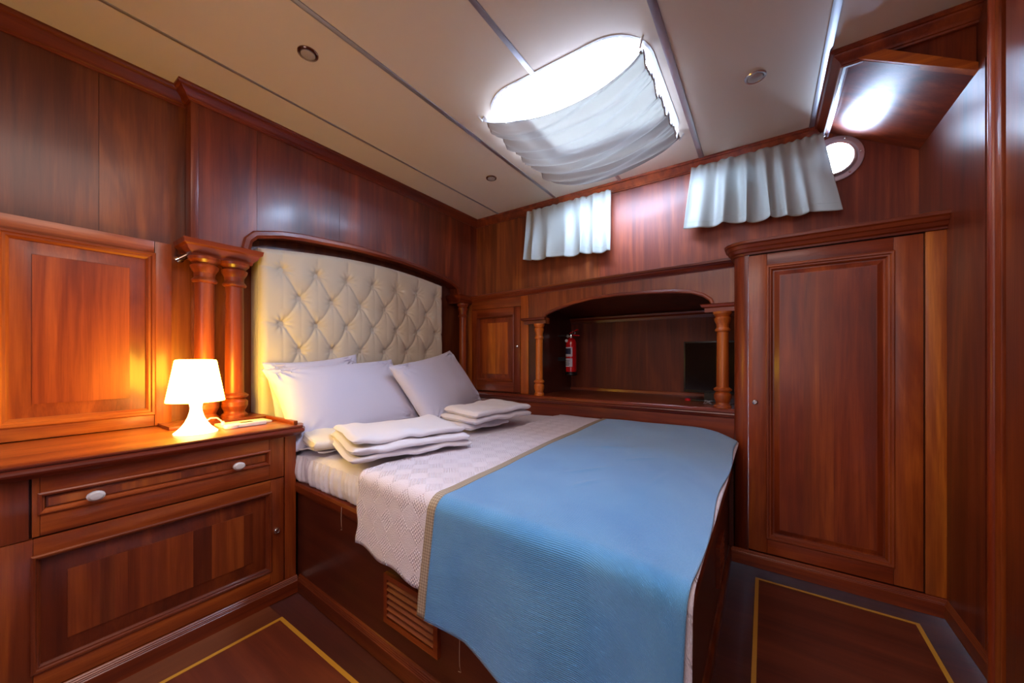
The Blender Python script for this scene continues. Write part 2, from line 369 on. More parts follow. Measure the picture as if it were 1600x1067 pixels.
MB().box(XR-.004, XR+.001, 1.90, YU, .07, 2.05).build('veneer_panel', WZ, wr, color=(.75, .62, .75))
MB().box(XR-.02, XR+.1, YBACK, -.3, 0, ZC+.01).build('wall_right_aft', WZ, color=(.8, .75, .75), **S)
MB().box(XR+.49, XR+.52, YBACK, 1.3, 0, ZC+.01).box(XR+.03, XR+.5, 1.26, 1.3, 0, ZC+.01).build('wall_passage', WZ, color=(.8, .75, .75), **S)
wq = MB().box(XW-.03, -1.1, YBACK-.03, YBACK, 0, ZC).box(.9, XR+.5, YBACK-.03, YBACK, 0, ZC).box(-1.1, .9, YBACK-.03, YBACK, 2.1, ZC).box(-1.13, .93, YBACK-.5, YBACK-.47, -.12, 2.13).box(-1.13, -1.1, YBACK-.48, YBACK, -.12, 2.13).box(.9, .93, YBACK-.48, YBACK, -.12, 2.13).box(-1.1, .9, YBACK-.48, YBACK, 2.1, 2.13).box(-1.1, .9, YBACK-.48, YBACK+.02, -.12, -.004).build('wall_front', WZ, color=(.8, .75, .75), **S)

# bulkhead over the headboard with its arched opening
def archtop(y):
    t = (y-.80)/(2.30-.80)
    pts = [(.765, 1.585), (.775, 1.63), (.80, 1.658), (.917, 1.690), (1.016, 1.703), (1.303, 1.722), (1.46, 1.724), (1.70, 1.72), (1.90, 1.705), (2.10, 1.678), (2.20, 1.655), (2.265, 1.625), (2.285, 1.58)]
    return pts
AP = archtop(0)
bh = MB().prism([(.539, ZC), (.539, 1.565), (AP[0][0], 1.565)] + AP + [(AP[-1][0], 1.565), (YU, 1.565), (YU, ZC)], fnX(XB), -.075, 0).build('wall_bulkhead', WZ, color=(.85, .66, .72), **S)
pe = [.566, .80, 1.24, 1.72, 2.14, YU-.004]
for i in range(5):
    a, b = pe[i]+.0006, pe[i+1]-.0006
    low = []
    for k in range(15):
        y = a+(b-a)*k/14
        if y <= AP[0][0]-.001 or y >= AP[-1][0]+.001: z = 1.575
        else:
            z = max(AP[0][1], np.interp(y, [p[0] for p in AP], [p[1] for p in AP]))
        low.append((y, float(z)+.004))
    MB().prism(low + [(b, ZC-.002), (a, ZC-.002)], fnX(XB), 0, .0022).build('veneer_panel', WZ, bh, color=[(.95, .72, .78), (.80, .60, .68), (.92, .70, .80), (.72, .55, .66), (.80, .6, .72)][i])
MB().box(XB-.07, XB+.006, .537, .565, 1.565, ZC-.01, .003).build('corner_stile', WZ, bh, color=(1.0, .85, .9))
MB().sweep([(p[0], p[1]) for p in AP], [(-.004, -.01), (.034, -.01), (.034, .010), (.028, .016), (.010, .018), (-.004, .010)], fnX(XB)).build('arch_moulding', WY, bh, color=(1.0, .8, .85))

# cornices
CP = [(0, -.056), (.010, -.056), (.013, -.050), (.018, -.048), (.024, -.036), (.040, -.022), (.043, -.016), (.050, -.014), (.055, -.008), (.055, 0), (0, 0)]
def cornice(name, path, col=(.95, .75, .8), z=ZC, k=1.0, flip=-1, mat=WY, **kw):
    return MB().sweep(path, [(u*k, z+c*k) for u, c in CP], fz, flip=flip).build(name, mat, color=col, **kw)
cornice('trim_1', [(XW, YBACK), (XW, .539)], k=1.15, col=(1, .9, .85), **S)
cornice('trim_2', [(XW, .539), (XB, .539), (XB, YU), (.268, YU), (.268, 1.965), (XR, 1.965)], **S)
# skirtings with reeded top
SP = [(0, 0), (.014, 0), (.014, .052), (.011, .055), (.0125, .058), (.010, .061), (.011, .064), (.008, .067), (.009, .070), (.005, .074), (0, .075)]
def skirting(name, path, col, flip=-1, mat=WY): return MB().sweep(path, SP, fz, flip=flip).build(name, mat, color=col, **S)

# soffit box under the side deck (upper right)
so = MB()
zl, zr = 2.232, 2.034
so.hexa([(.272, 1.955, zl), (XR-.001, 1.955, zr), (XR-.001, YU, zr), (.272, YU, zl), (.272, 1.955, zl+.012), (XR-.001, 1.955, zr+.012), (XR-.001, YU, zr+.012), (.272, YU, zl+.012)])
sof = so.build('wall_soffit', WX, color=(.9, .68, .8), **S)
def sl(x): return zl+(zr-zl)*(x-.272)/(XR-.272)
MB().hexa([(.29, 1.945, sl(.29)+.001), (XR-.004, 1.945, sl(XR)+.001), (XR-.004, 1.975, sl(XR)+.001), (.29, 1.975, sl(.29)+.001), (.33, 1.945, sl(.29)+.026), (XR-.004, 1.945, sl(XR)+.030), (XR-.004, 1.975, sl(XR)+.030), (.33, 1.975, sl(.29)+.026)]).build('edge_board', WX, sof, color=(2.1, 2.5, 1.8))
MB().prism([(.30, ZC), (.30, sl(.3)+.03), (XR-.001, sl(XR)+.03), (XR-.001, ZC)], fnY(1.97), 0, -.012).build('front_panel', WZ, sof, color=(.9, .7, .8))
MB().box(.250, .276, 1.962, YU-.002, 2.208, 2.230, .003).build('edge_bead', plain('pale_bead', (.55, .50, .55), .3), sof)
skirting('baseboard_right', [(XR, YF), (XR, 1.845)], (.8, .7, .7))
# door jamb on the right
dj = MB().box(XR-.020, XR+.03, 1.752, 1.840, 0, ZC-.055, .004).build('door_1', WZ, color=(1.35, 1.25, 1.1), **S)
MB().lathe([(.013, 0), (.013, 2.2)], (XR-.018, 1.800, 0), seg=16).build('jamb_bead', WZ, dj, color=(1.3, 1.0, 1.0))
MB().box(XR+.0, XR+.04, 1.70, 1.752, 0, ZC-.002).build('jamb_rebate', WD, dj, color=(1, .8, .8))
MB().box(XR-.030, XR+.06, 1.25, 1.70, 0, ZC-.002, .006).build('jamb_post', WZ, dj, color=(1.1, .95, .85))

# portholes
def porthole(nm, i, lab):
    hx, hz = PH[i]
    t = thing(nm, lab, 'porthole', (hx, YU, hz)); t['kind'] = 'structure'
    MB().lathe([(.089, -.002), (.116, -.002), (.118, -.006), (.116, -.010), (.096, -.012), (.089, -.008), (.085, .05), (.089, .052), (.089, -.002)], (hx, YU, hz), 'y', 40, cap=False).build('flange', plain('porthole_flange', (.55, .46, .50), .35, .6) if i == 0 else bpy.data.materials['porthole_flange'], t)
    MB().lathe([(.088, -.012), (.083, -.020), (.077, -.020), (.074, -.012), (.074, .03), (.086, .03), (.088, -.012)], (hx, YU, hz), 'y', 40, cap=False).build('glazing_ring', STEEL, t)
    MB().lathe([(.075, .012), (.075, .016)], (hx, YU, hz), 'y', 32).build('porthole_glass', GLASS, t)
    for k in range(6):
        a = 2*PI*k/6+.1
        MB().lathe([(.005, -.010), (.005, -.015), (.003, -.017)], (hx+.104*math.cos(a), YU, hz+.104*math.sin(a)), 'y', 10).build('bolt', CHROME, t)
porthole('window_2', 0, 'porthole behind the short left curtain'); porthole('window_3', 1, 'porthole behind the middle of the wide right curtain')
porthole('window_4', 2, 'round porthole uncovered at the right end of the wide curtain')

# ---------------------------------------------------------------- panelled doors
def frame_door(parent, fn, a0, a1, b0, b1, sw, rw_t, rw_b, th, mats, boards, cols, mould=.02, raised=.045, cm=(1, 1, 1), proud=0.0, sunk=.010):
    """stiles, rails, moulding, sloped margin and field boards; mats = (vertical, horizontal)"""
    V, H = mats; f2 = lambda a, b, c: fn(a, b, c+proud)
    for (x0, x1) in ((a0, a0+sw[0]), (a1-sw[1], a1)):
        boxf(MB(), f2, x0, x1, b0, b1, 0, th, .0015).build('stile', V, parent, color=cols[0])
    boxf(MB(), f2, a0+sw[0]+.0005, a1-sw[1]-.0005, b1-rw_t, b1, 0, th, .0015).build('rail', H, parent, color=cols[1])
    boxf(MB(), f2, a0+sw[0]+.0005, a1-sw[1]-.0005, b0, b0+rw_b, 0, th, .0015).build('rail', H, parent, color=cols[1])
    A0, A1, B0, B1 = a0+sw[0], a1-sw[1], b0+rw_b, b1-rw_t
    loop = [(A0, B0), (A1, B0), (A1, B1), (A0, B1)]
    MB().sweep(loop, [(-.004, 0), (-.004, th+.004), (0, th+.006), (mould*.3, th+.005), (mould*.45, th-.001), (mould*.7, th-.002), (mould, th-sunk), (mould, 0)], f2, closed=True).build('moulding', H, parent, color=cols[2])
    mo = parent.children[-1] if parent.children[-1].name.startswith('moulding') else [c for c in C.objects if c.name.startswith('moulding')][-1]
    mo.data.materials.append(V)
    for pi, pl in enumerate(mo.data.polygons): pl.material_index = (pi//8) % 2
    g0 = mould; g1 = mould+raised; c0 = th-sunk-.004; c1 = th-.003
    MB().sweep(loop, [(g0-.002, .001), (g0-.002, c0), (g0+.006, c0), (g1-.004, c1-.002), (g1, c1-.002), (g1, .001)], f2, closed=True).build('panel_margin', V, parent, color=cols[3])
    n = len(boards); tot = sum(b[0] for b in boards); x = A0+g1; W_ = (A1-A0-2*g1)
    for wd, col in boards:
        x2 = x + W_*wd/tot
        boxf(MB(), f2, x, x2, B0+g1, B1-g1, 0, c1).build('panel_board', V, parent, color=col); x = x2

# -- wall cupboard in the left wall (above the worktop)
wc = thing('wall_cupboard', 'large raised-panel cupboard door in the left wall above the worktop', 'cupboard', (XW, .2, ZW+.01))
frame_door(wc, fnX(XW+.002), -.06, .43, ZW+.004, 1.555, (.09, .0), .055, .052, .022, (WZ, WY), [(1, (1.12, .95, 1.0))], [(1.35, 1.5, 1.4), (1.35, 1.5, 1.4), (1.3, 1.4, 1.2), (1.15, 1.1, 1.1)], mould=.026, raised=.05)
MB().box(XW+.002, XW+.025, .431, .486, ZW+.004, 1.555, .0015).build('frame_stile', WZ, wc, color=(1.35, 1.5, 1.4))
MB().box(XW+.002, XW+.022, -.30, -.064, ZW+.004, 1.555, .0015).build('frame_stile', WZ, wc, color=(1.3, 1.4, 1.3))

# -- base cabinet with drawer and door
cb = thing('bedside_cabinet', 'mahogany base cabinet with long drawer and panelled door below the lamp', 'cabinet', (-1.9, .2, 0))
MB().box(XW+.004, XCAB-.022, -.75, .803, .0, ZW-.048).build('carcass', WD, cb)
F = fnX(XCAB-.02)
boxf(MB(), F, -.75, .078, .528, .703, 0, .020, .0015).build('front_board', WZ, cb, color=(1.0, .95, .9))
boxf(MB(), F, .757, .803, .075, .703, -.06, .018, .0015).build('end_stile', WZ, cb, color=(1.1, 1.0, .9))
MB().box(XW+.01, XCAB-.021, .788, .803, .0, .70).build('end_panel', WZ, cb, color=(.9, .9, .9))
dr = MB()
boxf(dr, F, .083, .752, .531, .703, -.3, 0).build('drawer', WY, cb, color=(.9, .85, .85)); drw = bpy.data.objects['drawer']
frame_door(drw, F, .083, .752, .531, .7025, (.014, .058), .05, .066, .020, (WZ, WY), [(1, (1.15, 1.15, 1.0)), (1, (1.25, 1.3, 1.1)), (.8, (.95, .9, .9)), (1, (1.15, 1.1, 1.0))], [(1.1, 1.05, .95), (1.2, 1.1, 1.0), (1.1, .95, .9), (1, .9, .85)], mould=.012, raised=.004)
for y, k in ((.203, 1), (.579, .92)):
    MB().lathe([(.006, .0), (.007, .014), (.014, .018), (.018, .024), (.0175, .031), (.012, .036), (.002, .0375)], (XCAB-.005, y, .62), 'x', 20, sx=1.15, sy=.85).build('knob', KNOB, drw, label='white oval porcelain knob')
dd = MB(); boxf(dd, F, -.02, .752, .078, .525, -.02, 0); ddo = dd.build('door', WZ, cb, color=(.7, .7, .7))
frame_door(ddo, F, -.02, .752, .078, .5255, (.105, .052), .052, .062, .020, (WZ, WY),
    [(1, (.72, .6, .62)), (.5, (.5, .42, .45)), (.45, (.8, .72, .72)), (2.6, (.92, .85, .8)), (.85, (.52, .43, .46)), (1.6, (.95, .9, .85)), (.5, (.7, .62, .6))],
    [(1.0, .95, .85), (1.15, 1.1, .95), (.85, .8, .8), (.62, .5, .5)], mould=.014, raised=.05)
MB().lathe([(.0125, 0), (.0125, .006), (.010, .010), (.0085, .012), (.008, .008), (.001, .0085)], (XCAB+.0, .722, .305), 'x', 20).build('push_lock', CHROME, ddo, label='round chrome push lock')
skirting('baseboard_left', [(XCAB-.004, YBACK), (XCAB-.004, .806)], (1.0, .85, .75))
# worktop
wt = MB()
wt.box(XW+.004, XCAB+.002, -.75, .812, ZW-.012, ZW)
wk = wt.build('worktop', WY, loc=(-1.95, .2, ZW), color=(1.25, 1.3, 1.15), label='long polished mahogany worktop carrying the lit table lamp', category='worktop')
EP = [(-.002, 0), (.026, 0), (.030, -.003), (.030, -.007), (.026, -.010), (.034, -.016), (.036, -.022), (.034, -.028), (.024, -.034), (.020, -.036), (.012, -.044), (-.002, -.044)]
MB().sweep([(XCAB+.001, -.75), (XCAB+.001, .800), (XCAB-.03, .816), (XW+.01, .818)], [(u, ZW+c) for u, c in EP], fz, flip=-1).build('nosing', WY, wk, color=(.85, .55, .68))
MB().box(XW+.005, XCAB-.01, .797, .815, ZW, ZW+.016, .003).build('end_fiddle', WX, wk, color=(1.3, 1.2, 1.0))
MB().box(XW+.005, -2.02, .44, .80, ZW, ZW+.014, .003).build('column_plinth', WY, wk, color=(1.1, 1.1, 1.0))

# columns with entablature beside the headboard
en = thing('twin_columns', 'pair of turned mahogany columns under one capital shelf left of the headboard', 'columns', (-2.12, .64, ZW+.014))
for y in (.582, .697):
    MB().lathe(column_prof(1.502-ZW-.014, .0375), (-2.112, y, ZW+.014), seg=28).build('column', WZ, en, color=(1.2, 1.1, 1.0))
ec = [(0, 1.502), (.022, 1.502), (.026, 1.516), (.040, 1.530), (.046, 1.545), (.056, 1.552), (.060, 1.572), (0, 1.572)]
MB().box(XW+.004, -2.115, .545, .745, 1.503, 1.57).build('entablature_core', WY, en, color=(.9, .8, .8))
MB().sweep([(XW+.004, .555), (-2.113, .555), (-2.113, .742), (XW+.004, .742)], ec, fz, flip=-1).build('entablature', WY, en, color=(1.05, .9, .85))
# reading lamp bracket under the entablature
rl = thing('reading_spotlight', 'small dark metal spotlight fixed beside the twin columns', 'spotlight', (-2.16, .51, 1.50))
MB().lathe([(.018, 0), (.018, .012)], (XW+.004, .515, 1.50), 'x', 16).build('base_plate', BRONZE, rl)
def rod(nm, p, q_, r, mat, par):
    MB().tube([p, q_], r, 16).build(nm, mat, par)
rod('arm', (-2.205, .515, 1.50), (-2.165, .51, 1.492), .006, CHROME, rl)
rod('spot_head', (-2.15, .535, 1.515), (-2.155, .502, 1.487), .013, BRONZE, rl)
rod('spot_rim', (-2.155, .502, 1.487), (-2.1565, .492, 1.479), .0145, CHROME, rl)

# ---------------------------------------------------------------- headboard (deep-buttoned)
HB0, HB1, HBX = .80, 2.075, -2.135
def hbtop(y): return 1.585+.075*math.sin(PI*min(1, max(0, (y-.66)/1.62)))**1.0
hb = thing('headboard', 'tall cream deep-buttoned headboard set under the wooden arch', 'headboard', (HBX, 1.43, .6))
btn = []; dy = .1835; z0 = 1.512
for r in range(6):
    n_ = 7 if r % 2 == 0 else 6
    for k in range(n_): btn.append((.905+dy*k + (dy/2 if r % 2 else 0), z0 - r*.142))
segs = []
for (y, z) in btn:
    for (y2, z2) in btn:
        if abs(abs(y2-y)-dy/2) < .01 and abs(z-z2-.142) < .01: segs.append((y, z, y2, z2, 1.0))
    if z > 1.5: segs.append((y, z, y, z+.2, .8))
    segs.append((y, z-.03, y, z-.20, .25))
for (y, z) in btn:
    if y < .92: segs.append((y, z, y-.2, z+.01, .8))
    if y > 1.99: segs.append((y, z, y+.2, z, .8))
nu, nv = 300, 230
U, V_ = np.meshgrid(np.linspace(0, 1, nu), np.linspace(0, 1, nv), indexing='ij')
Y = HB0+(HB1-HB0)*U
TOP = np.vectorize(hbtop)(Y); Z = .62 + (TOP-.62)*V_
cre = np.full(Y.shape, 9.0); 
for (a, b, c, d, wgt) in segs:
    L2 = (c-a)**2+(d-b)**2; t = np.clip(((Y-a)*(c-a)+(Z-b)*(d-b))/L2, 0, 1)
    dist = np.hypot(Y-a-t*(c-a), Z-b-t*(d-b))+.014*(1-wgt)
    cre = np.minimum(cre, dist)
bd = np.full(Y.shape, 9.0)
for (a, b) in btn: bd = np.minimum(bd, np.hypot(Y-a, Z-b))
D = .050 - .0085*np.exp(-cre/.008) - .024*np.exp(-(bd/.020)**2) - .012*np.exp(-(bd/.055)**2)
NZ = np.vectorize(lambda y, z: mnoise.noise((y*9, z*9, 3.1)))(Y, Z); D += .004*NZ
# small pulled folds radiating from the buttons
ang = np.zeros(Y.shape)
for (a, b) in btn:
    m_ = np.hypot(Y-a, Z-b) <= bd+1e-9; ang[m_] = np.arctan2(Z-b, Y-a)[m_]
D += .0028*np.sin(ang*9)*np.exp(-((bd-.03)/.022)**2)
edge = np.minimum(np.minimum(Y-HB0, HB1-Y), TOP-Z); r_ = .035
D = D - r_*(1-np.sqrt(np.clip(1-(1-np.clip(edge/r_, 0, 1))**2, 0, 1)))
m = MB(); Vv = [[m.bm.verts.new((HBX+.0+D[i, j], Y[i, j], Z[i, j])) for j in range(nv)] for i in range(nu)]
for i in range(nu-1):
    for j in range(nv-1): m.bm.faces.new((Vv[i][j], Vv[i+1][j], Vv[i+1][j+1], Vv[i][j+1]))
m.build('tufted_front', HEADF, hb)
MB().prism([(HB0, .62)]+[(HB1, .62)]+[(HB1-(HB1-HB0)*k/16, hbtop(HB1-(HB1-HB0)*k/16)) for k in range(17)], fnX(HBX), -.07, .018).build('padded_back', HEADF, hb)
b0 = MB().lathe([(.001, .0045), (.005, .004), (.0075, .0015), (.0075, -.001), (.006, -.004)], (HBX+.012, btn[0][0], btn[0][1]), 'x', 10).build('button', HEADF, hb)
for (y, z) in btn[1:]:
    c = b0.copy(); c.location = (0, y-btn[0][0], z-btn[0][1]); C.objects.link(c)

# ---------------------------------------------------------------- built-in unit along the back wall
un = thing('wall_unit', 'mahogany wall unit with arched television niche and small cupboard', 'wall unit', (-1.1, YN, .7))
G = fnY(YN); XU0, XU1 = -2.14, -.125
tilt = lambda x: .035*(x+2.0)/1.8
# fascia with arched opening
AN = [(-1.355, 1.352), (-1.34, 1.368), (-1.31, 1.380), (-1.24, 1.402), (-1.12, 1.432), (-.98, 1.452), (-.82, 1.458), (-.65, 1.455), (-.46, 1.445), (-.36, 1.430), (-.30, 1.408), (-.265, 1.380), (-.255, 1.358)]
MB().prism([(-1.50, 1.55), (-1.50, 1.352)]+AN+[(-.255, 1.352), (XU1, 1.352), (XU1, 1.58)], G, -.02, 0).build('arched_fascia', STRIPE, un, color=(1.1, 1.15, 1.0))
MB().sweep(AN, [(-.003, -.01), (.018, -.01), (.018, .006), (.012, .010), (.003, .010), (-.003, .004)], G).build('arch_moulding', WX, un, color=(1.1, .95, .9))
boxf(MB(), G, -1.572, -1.502, .765, 1.54, -.02, .002, .0015).build('pilaster', WZ, un, color=(2.1, 2.7, 1.7))
boxf(MB(), G, XU0, -2.074, .765, 1.53, -.02, .0, .0015).build('pilaster', WZ, un, color=(1.7, 2.0, 1.4))
boxf(MB(), G, -2.074, -1.572, 1.452, 1.545, -.02, -.002, .001).build('top_rail', WX, un, color=(1.1, 1.1, 1.0))
sdm = MB(); boxf(sdm, G, -2.07, -1.575, .775, 1.45, -.03, -.02); sd = sdm.build('cupboard_door', WZ, un, color=(.8, .8, .8))
frame_door(sd, fnY(YN+.018), -2.07, -1.577, .772, 1.449, (.058, .062), .062, .085, .022, (WZ, WX), [(.6, (1.7, 1.8, 1.2)), (1, (2.0, 2.5, 1.6)), (1, (1.8, 2.1, 1.4)), (.5, (1.6, 1.6, 1.2))], [(1.0, .85, .85), (1.0, .85, .85), (1.1, .95, .9), (1.15, 1.0, .95)], mould=.016, raised=.04)
MB().lathe([(.004, .0), (.006, -.012), (.011, -.018), (.011, -.024), (.004, -.028)], (-1.592, YN-.004, 1.135), 'y', 18).build('knob', CHROME, sd, label='small chrome door knob')
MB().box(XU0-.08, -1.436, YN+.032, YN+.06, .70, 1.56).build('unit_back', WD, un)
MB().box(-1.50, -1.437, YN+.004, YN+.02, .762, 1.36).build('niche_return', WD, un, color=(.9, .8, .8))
# ledge (rises slightly to the right)
LP = [(-.02, -.048), (.004, -.048), (.006, -.043), (.012, -.041), (.022, -.030), (.034, -.023), (.038, -.017), (.046, -.014), (.048, -.002), (.044, 0), (-.14, 0), (-.14, -.01), (-.02, -.01)]
lg = MB().sweep([(XU0+.02, YN), (XU1+.02, YN)], [(u, 1.566+c) for u, c in LP], lambda a, b, c: (a, b, c+tilt(a)), flip=-1).build('ledge', WX, un, color=(.85, .66, .72))
# shelf with moulded front edge, and apron below it
SPf = [(-.05, -.0), (.052, 0), (.058, -.006), (.058, -.020), (.050, -.026), (.052, -.032), (.046, -.038), (.040, -.048), (.030, -.054), (-.05, -.054)]
MB().sweep([(XU0+.01, YN), (XU1+.02, YN)], [(u, .764+c) for u, c in SPf], fz, flip=-1).build('shelf_nosing', WX, un, color=(1.0, .72, .78))
MB().box(XU0, XU1+.01, YN-.03, 3.06, .738, .762).build('shelf', WX, un, color=(.62, .55, .6))
MB().box(XU0, XU1+.01, YN-.025, YN, 0, .712).build('apron', WX, un, color=(.95, .75, .75))
# niche interior
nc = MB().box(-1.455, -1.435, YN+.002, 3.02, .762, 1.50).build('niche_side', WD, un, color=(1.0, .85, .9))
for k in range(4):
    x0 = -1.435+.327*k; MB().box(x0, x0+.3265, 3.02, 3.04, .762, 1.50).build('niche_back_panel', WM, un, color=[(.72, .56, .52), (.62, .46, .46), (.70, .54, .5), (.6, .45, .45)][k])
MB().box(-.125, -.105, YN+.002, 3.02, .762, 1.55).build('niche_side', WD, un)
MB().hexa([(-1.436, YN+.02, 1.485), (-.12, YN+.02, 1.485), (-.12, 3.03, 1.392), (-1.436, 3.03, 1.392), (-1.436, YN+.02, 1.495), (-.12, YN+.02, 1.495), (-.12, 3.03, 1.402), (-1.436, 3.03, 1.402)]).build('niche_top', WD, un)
MB().sweep([(-1.435, 3.02), (-.125, 3.02)], [(0, 1.345), (.012, 1.345), (.016, 1.365), (.03, 1.378), (.034, 1.392), (0, 1.392)], fz, flip=-1).build('niche_cornice', WX, un, color=(.8, .6, .6))
MB().sweep([(-1.435, 3.02), (-.125, 3.02)], [(0, .762), (.014, .762), (.012, .782), (0, .786)], fz, flip=-1).build('niche_bead', WX, un, color=(1.1, .9, .8))
# niche columns with brackets
for cx, r, bx0, bx1, zt in ((-1.395, .0265, -1.545, -1.33, 1.345), (-.196, .031, -.31, XU1+.012, 1.352)):
    nm = MB().lathe(column_prof(zt-.045-.764, r), (cx, YN-.018, .764), seg=28).build('column', WZ, un, color=(1.9, 2.1, 1.4))
    kk = [(0, zt-.045), (.010, zt-.045), (.012, zt-.022), (.026, zt-.016), (.030, zt-.004), (.036, zt), (0, zt)]
    MB().box(bx0+.036, bx1-.002, YN-.028, YN+.03, zt-.045, zt-.001).build('bracket_core', WX, un, color=(.9, .75, .75))
    MB().sweep([(bx0+.036, YN+.03), (bx0+.036, YN-.026), (bx1, YN-.026)], kk, fz, flip=-1).build('bracket', WX, un, color=(.95, .7, .75))
# corner column at the end of the headboard
MB().lathe(column_prof(1.500-.764, .0315), (-2.105, 2.318, .764), seg=28).build('corner_column', WZ, un, color=(1.15, .95, .9))
MB().box(XW+.004, -2.09, 2.25, YN, 1.50, 1.562).build('corner_cap_core', WY, un, color=(.7, .5, .55))
MB().sweep([(XW+.004, 2.262), (-2.09, 2.262), (-2.09, YN)], [(0, 1.502), (.012, 1.505), (.018, 1.52), (.03, 1.53), (.038, 1.545), (.044, 1.566), (0, 1.566)], fz, flip=-1).build('corner_cap', WY, un, color=(.75, .55, .6))
MB().box(XW+.004, -2.05, 2.26, YN-.002, .70, .764).build('corner_base', WY, un, color=(.8, .6, .6))

# ---------------------------------------------------------------- wardrobe
wd = thing('wardrobe', 'tall mahogany wardrobe with one large panelled door', 'wardrobe', (.24, 2.4, 0))
XL = -.133; rc = .062
ccx, ccy = XL+rc, YF+rc
body = [(XL, YN+.1)] + arc(ccx, ccy, rc, PI, 1.5*PI, 10) + [(-.0695, YF), (-.0695, YN+.1)]
MB().prism(body, fz, .0, 1.575).build('rounded_corner_post', WZ, wd, color=(1.15, .95, .9))
MB().box(-.066, XR-.002, YF+.022, YN+.12, .0, 1.575).build('carcass', WD, wd)
MB().box(XL+.004, XR-.002, YF+.03, YU-.002, 1.572, 1.60).build('top_board', WX, wd)
boxf(MB(), fnY(YF), .545, XR-.001, .076, 1.566, -.02, 0, .0015).build('end_stile', WZ, wd, color=(2.1, 2.7, 1.7))
ddm = MB(); boxf(ddm, fnY(YF+.022), -.066, .539, .08, 1.563, -.002, 0); wdd = ddm.build('door', WZ, wd, color=(.7, .7, .7))
frame_door(wdd, fnY(YF+.022), -.0685, .5395, .080, 1.5615, (.077, .087), .060, .075, .022, (WZ, WX),
    [(1.15, (1.2, .98, .98)), (.75, (1.5, 1.5, 1.15)), (.65, (1.35, 1.25, 1.05)), (1.8, (1.15, .9, .88))],
    [(1.55, 1.5, 1.15), (1.45, 1.2, 1.0), (1.35, 1.25, 1.0), (1.3, 1.1, 1.0)], mould=.024, raised=.03)
MB().lathe([(.011, 0), (.0125, -.004), (.0115, -.010), (.008, -.0125), (.0075, -.009), (.001, -.009)], (-.040, YF, .825), 'y', 20).build('push_lock', CHROME, wdd, label='round chrome push lock')
cpath = [(XL, YN-.03)] + arc(ccx, ccy, rc, PI, 1.5*PI, 10) + [(XR-.001, YF)]
WP = [(0, -.066), (.008, -.066), (.010, -.058), (.018, -.052), (.024, -.038), (.030, -.034), (.036, -.020), (.044, -.014), (.046, -.004), (.042, 0), (-.03, 0), (-.03, -.012), (0, -.012)]
MB().sweep(cpath, [(u, 1.633+c) for u, c in WP], fz, flip=-1).build('cornice', WX, wd, color=(.9, .72, .76))
MB().sweep([(XL, YF+.10), (XL, YF), (XR-.001, YF)], SP, fz, flip=-1).build('skirting', WX, wd, color=(1.15, .95, .85))

# ---------------------------------------------------------------- bed
def ys(x): return .800-.038*(x+1.707)                # near edge of the bed (slightly splayed)
ZR = .49; XF = -.155
bb = thing('platform_bed', 'built-in dark mahogany bed base with louvred vent under the mattress', 'bed', (-.95, 1.5, 0))
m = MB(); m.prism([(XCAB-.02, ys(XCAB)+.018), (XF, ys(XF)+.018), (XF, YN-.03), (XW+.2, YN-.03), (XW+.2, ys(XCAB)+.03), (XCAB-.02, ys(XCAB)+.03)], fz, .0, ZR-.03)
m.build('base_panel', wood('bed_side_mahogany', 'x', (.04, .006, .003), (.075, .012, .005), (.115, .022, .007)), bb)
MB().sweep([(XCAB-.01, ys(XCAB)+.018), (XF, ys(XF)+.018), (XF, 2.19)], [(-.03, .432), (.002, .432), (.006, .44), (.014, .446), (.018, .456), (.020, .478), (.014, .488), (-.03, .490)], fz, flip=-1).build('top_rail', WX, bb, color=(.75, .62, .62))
MB().sweep([(XCAB+.006, ys(XCAB)+.018), (XF, ys(XF)+.018), (XF, YF-.012)], SP, fz, flip=-1).build('skirting', WX, bb, color=(.62, .55, .6))
MB().box(-.153, -.134, 2.215, YN-.03, 0, .45).build('leak_block', WZ, bb, color=(.6, .5, .5))  # added block, closes a light leak between bed foot and wardrobe
# side vent
def vent(parent, P, nslat):    # P(a,b,c): a along, b height, c outward
    vt = MB()
    for a0, a1, b0, b1 in ((0, 1, 0, .1), (0, 1, .9, 1), (0, .07, .1, .9), (.93, 1, .1, .9)):
        pts = [P(a, b, c) for c in (0, .014) for a, b in ((a0, b0), (a1, b0), (a1, b1), (a0, b1))]
        vt.hexa(pts)
    v = vt.build('vent', WX, parent, color=(.95, .85, .75), label='louvred wooden vent')
    MB().hexa([P(a, b, c) for c in (-.002, .002) for a, b in ((.05, .08), (.95, .08), (.95, .92), (.05, .92))]).build('vent_back', GREYD, v)
    for k in range(nslat):
        b = .12+.78*(k+.1)/nslat; h = .78/nslat*.72
        MB().hexa([P(.07, b, .012), P(.93, b, .012), P(.93, b+.3*h, .002), P(.07, b+.3*h, .002), P(.07, b+h*.45, .016), P(.93, b+h*.45, .016), P(.93, b+h, .004), P(.07, b+h, .004)]).build('slat', WMX, v, color=tone(.15, .9))
vent(bb, lambda a, b, c: (-1.07+.27*a, ys(-1.07+.27*a)+.018-c, .150+.165*b), 6)
vent(bb, lambda a, b, c: (XF+c, 1.60+.19*a, .165+.155*b), 5)
for (x, zt, ln) in ((-1.33, .478, .085), (-.70, .27, .095)):
    y = ys(x)-.004
    MB().tube([(x, y, zt), (x+.001, y-.002, zt-ln*.5), (x, y, zt-ln*.85), (x+.006, y-.001, zt-ln), (x-.004, y-.001, zt-ln*1.02)], .0009, 5).build('loose_thread', THREAD, loc=(x, y, zt), label='thin loose thread hanging down the bed side ' + ('near the cabinet' if x < -1 else 'below the blue runner hem'), category='thread')

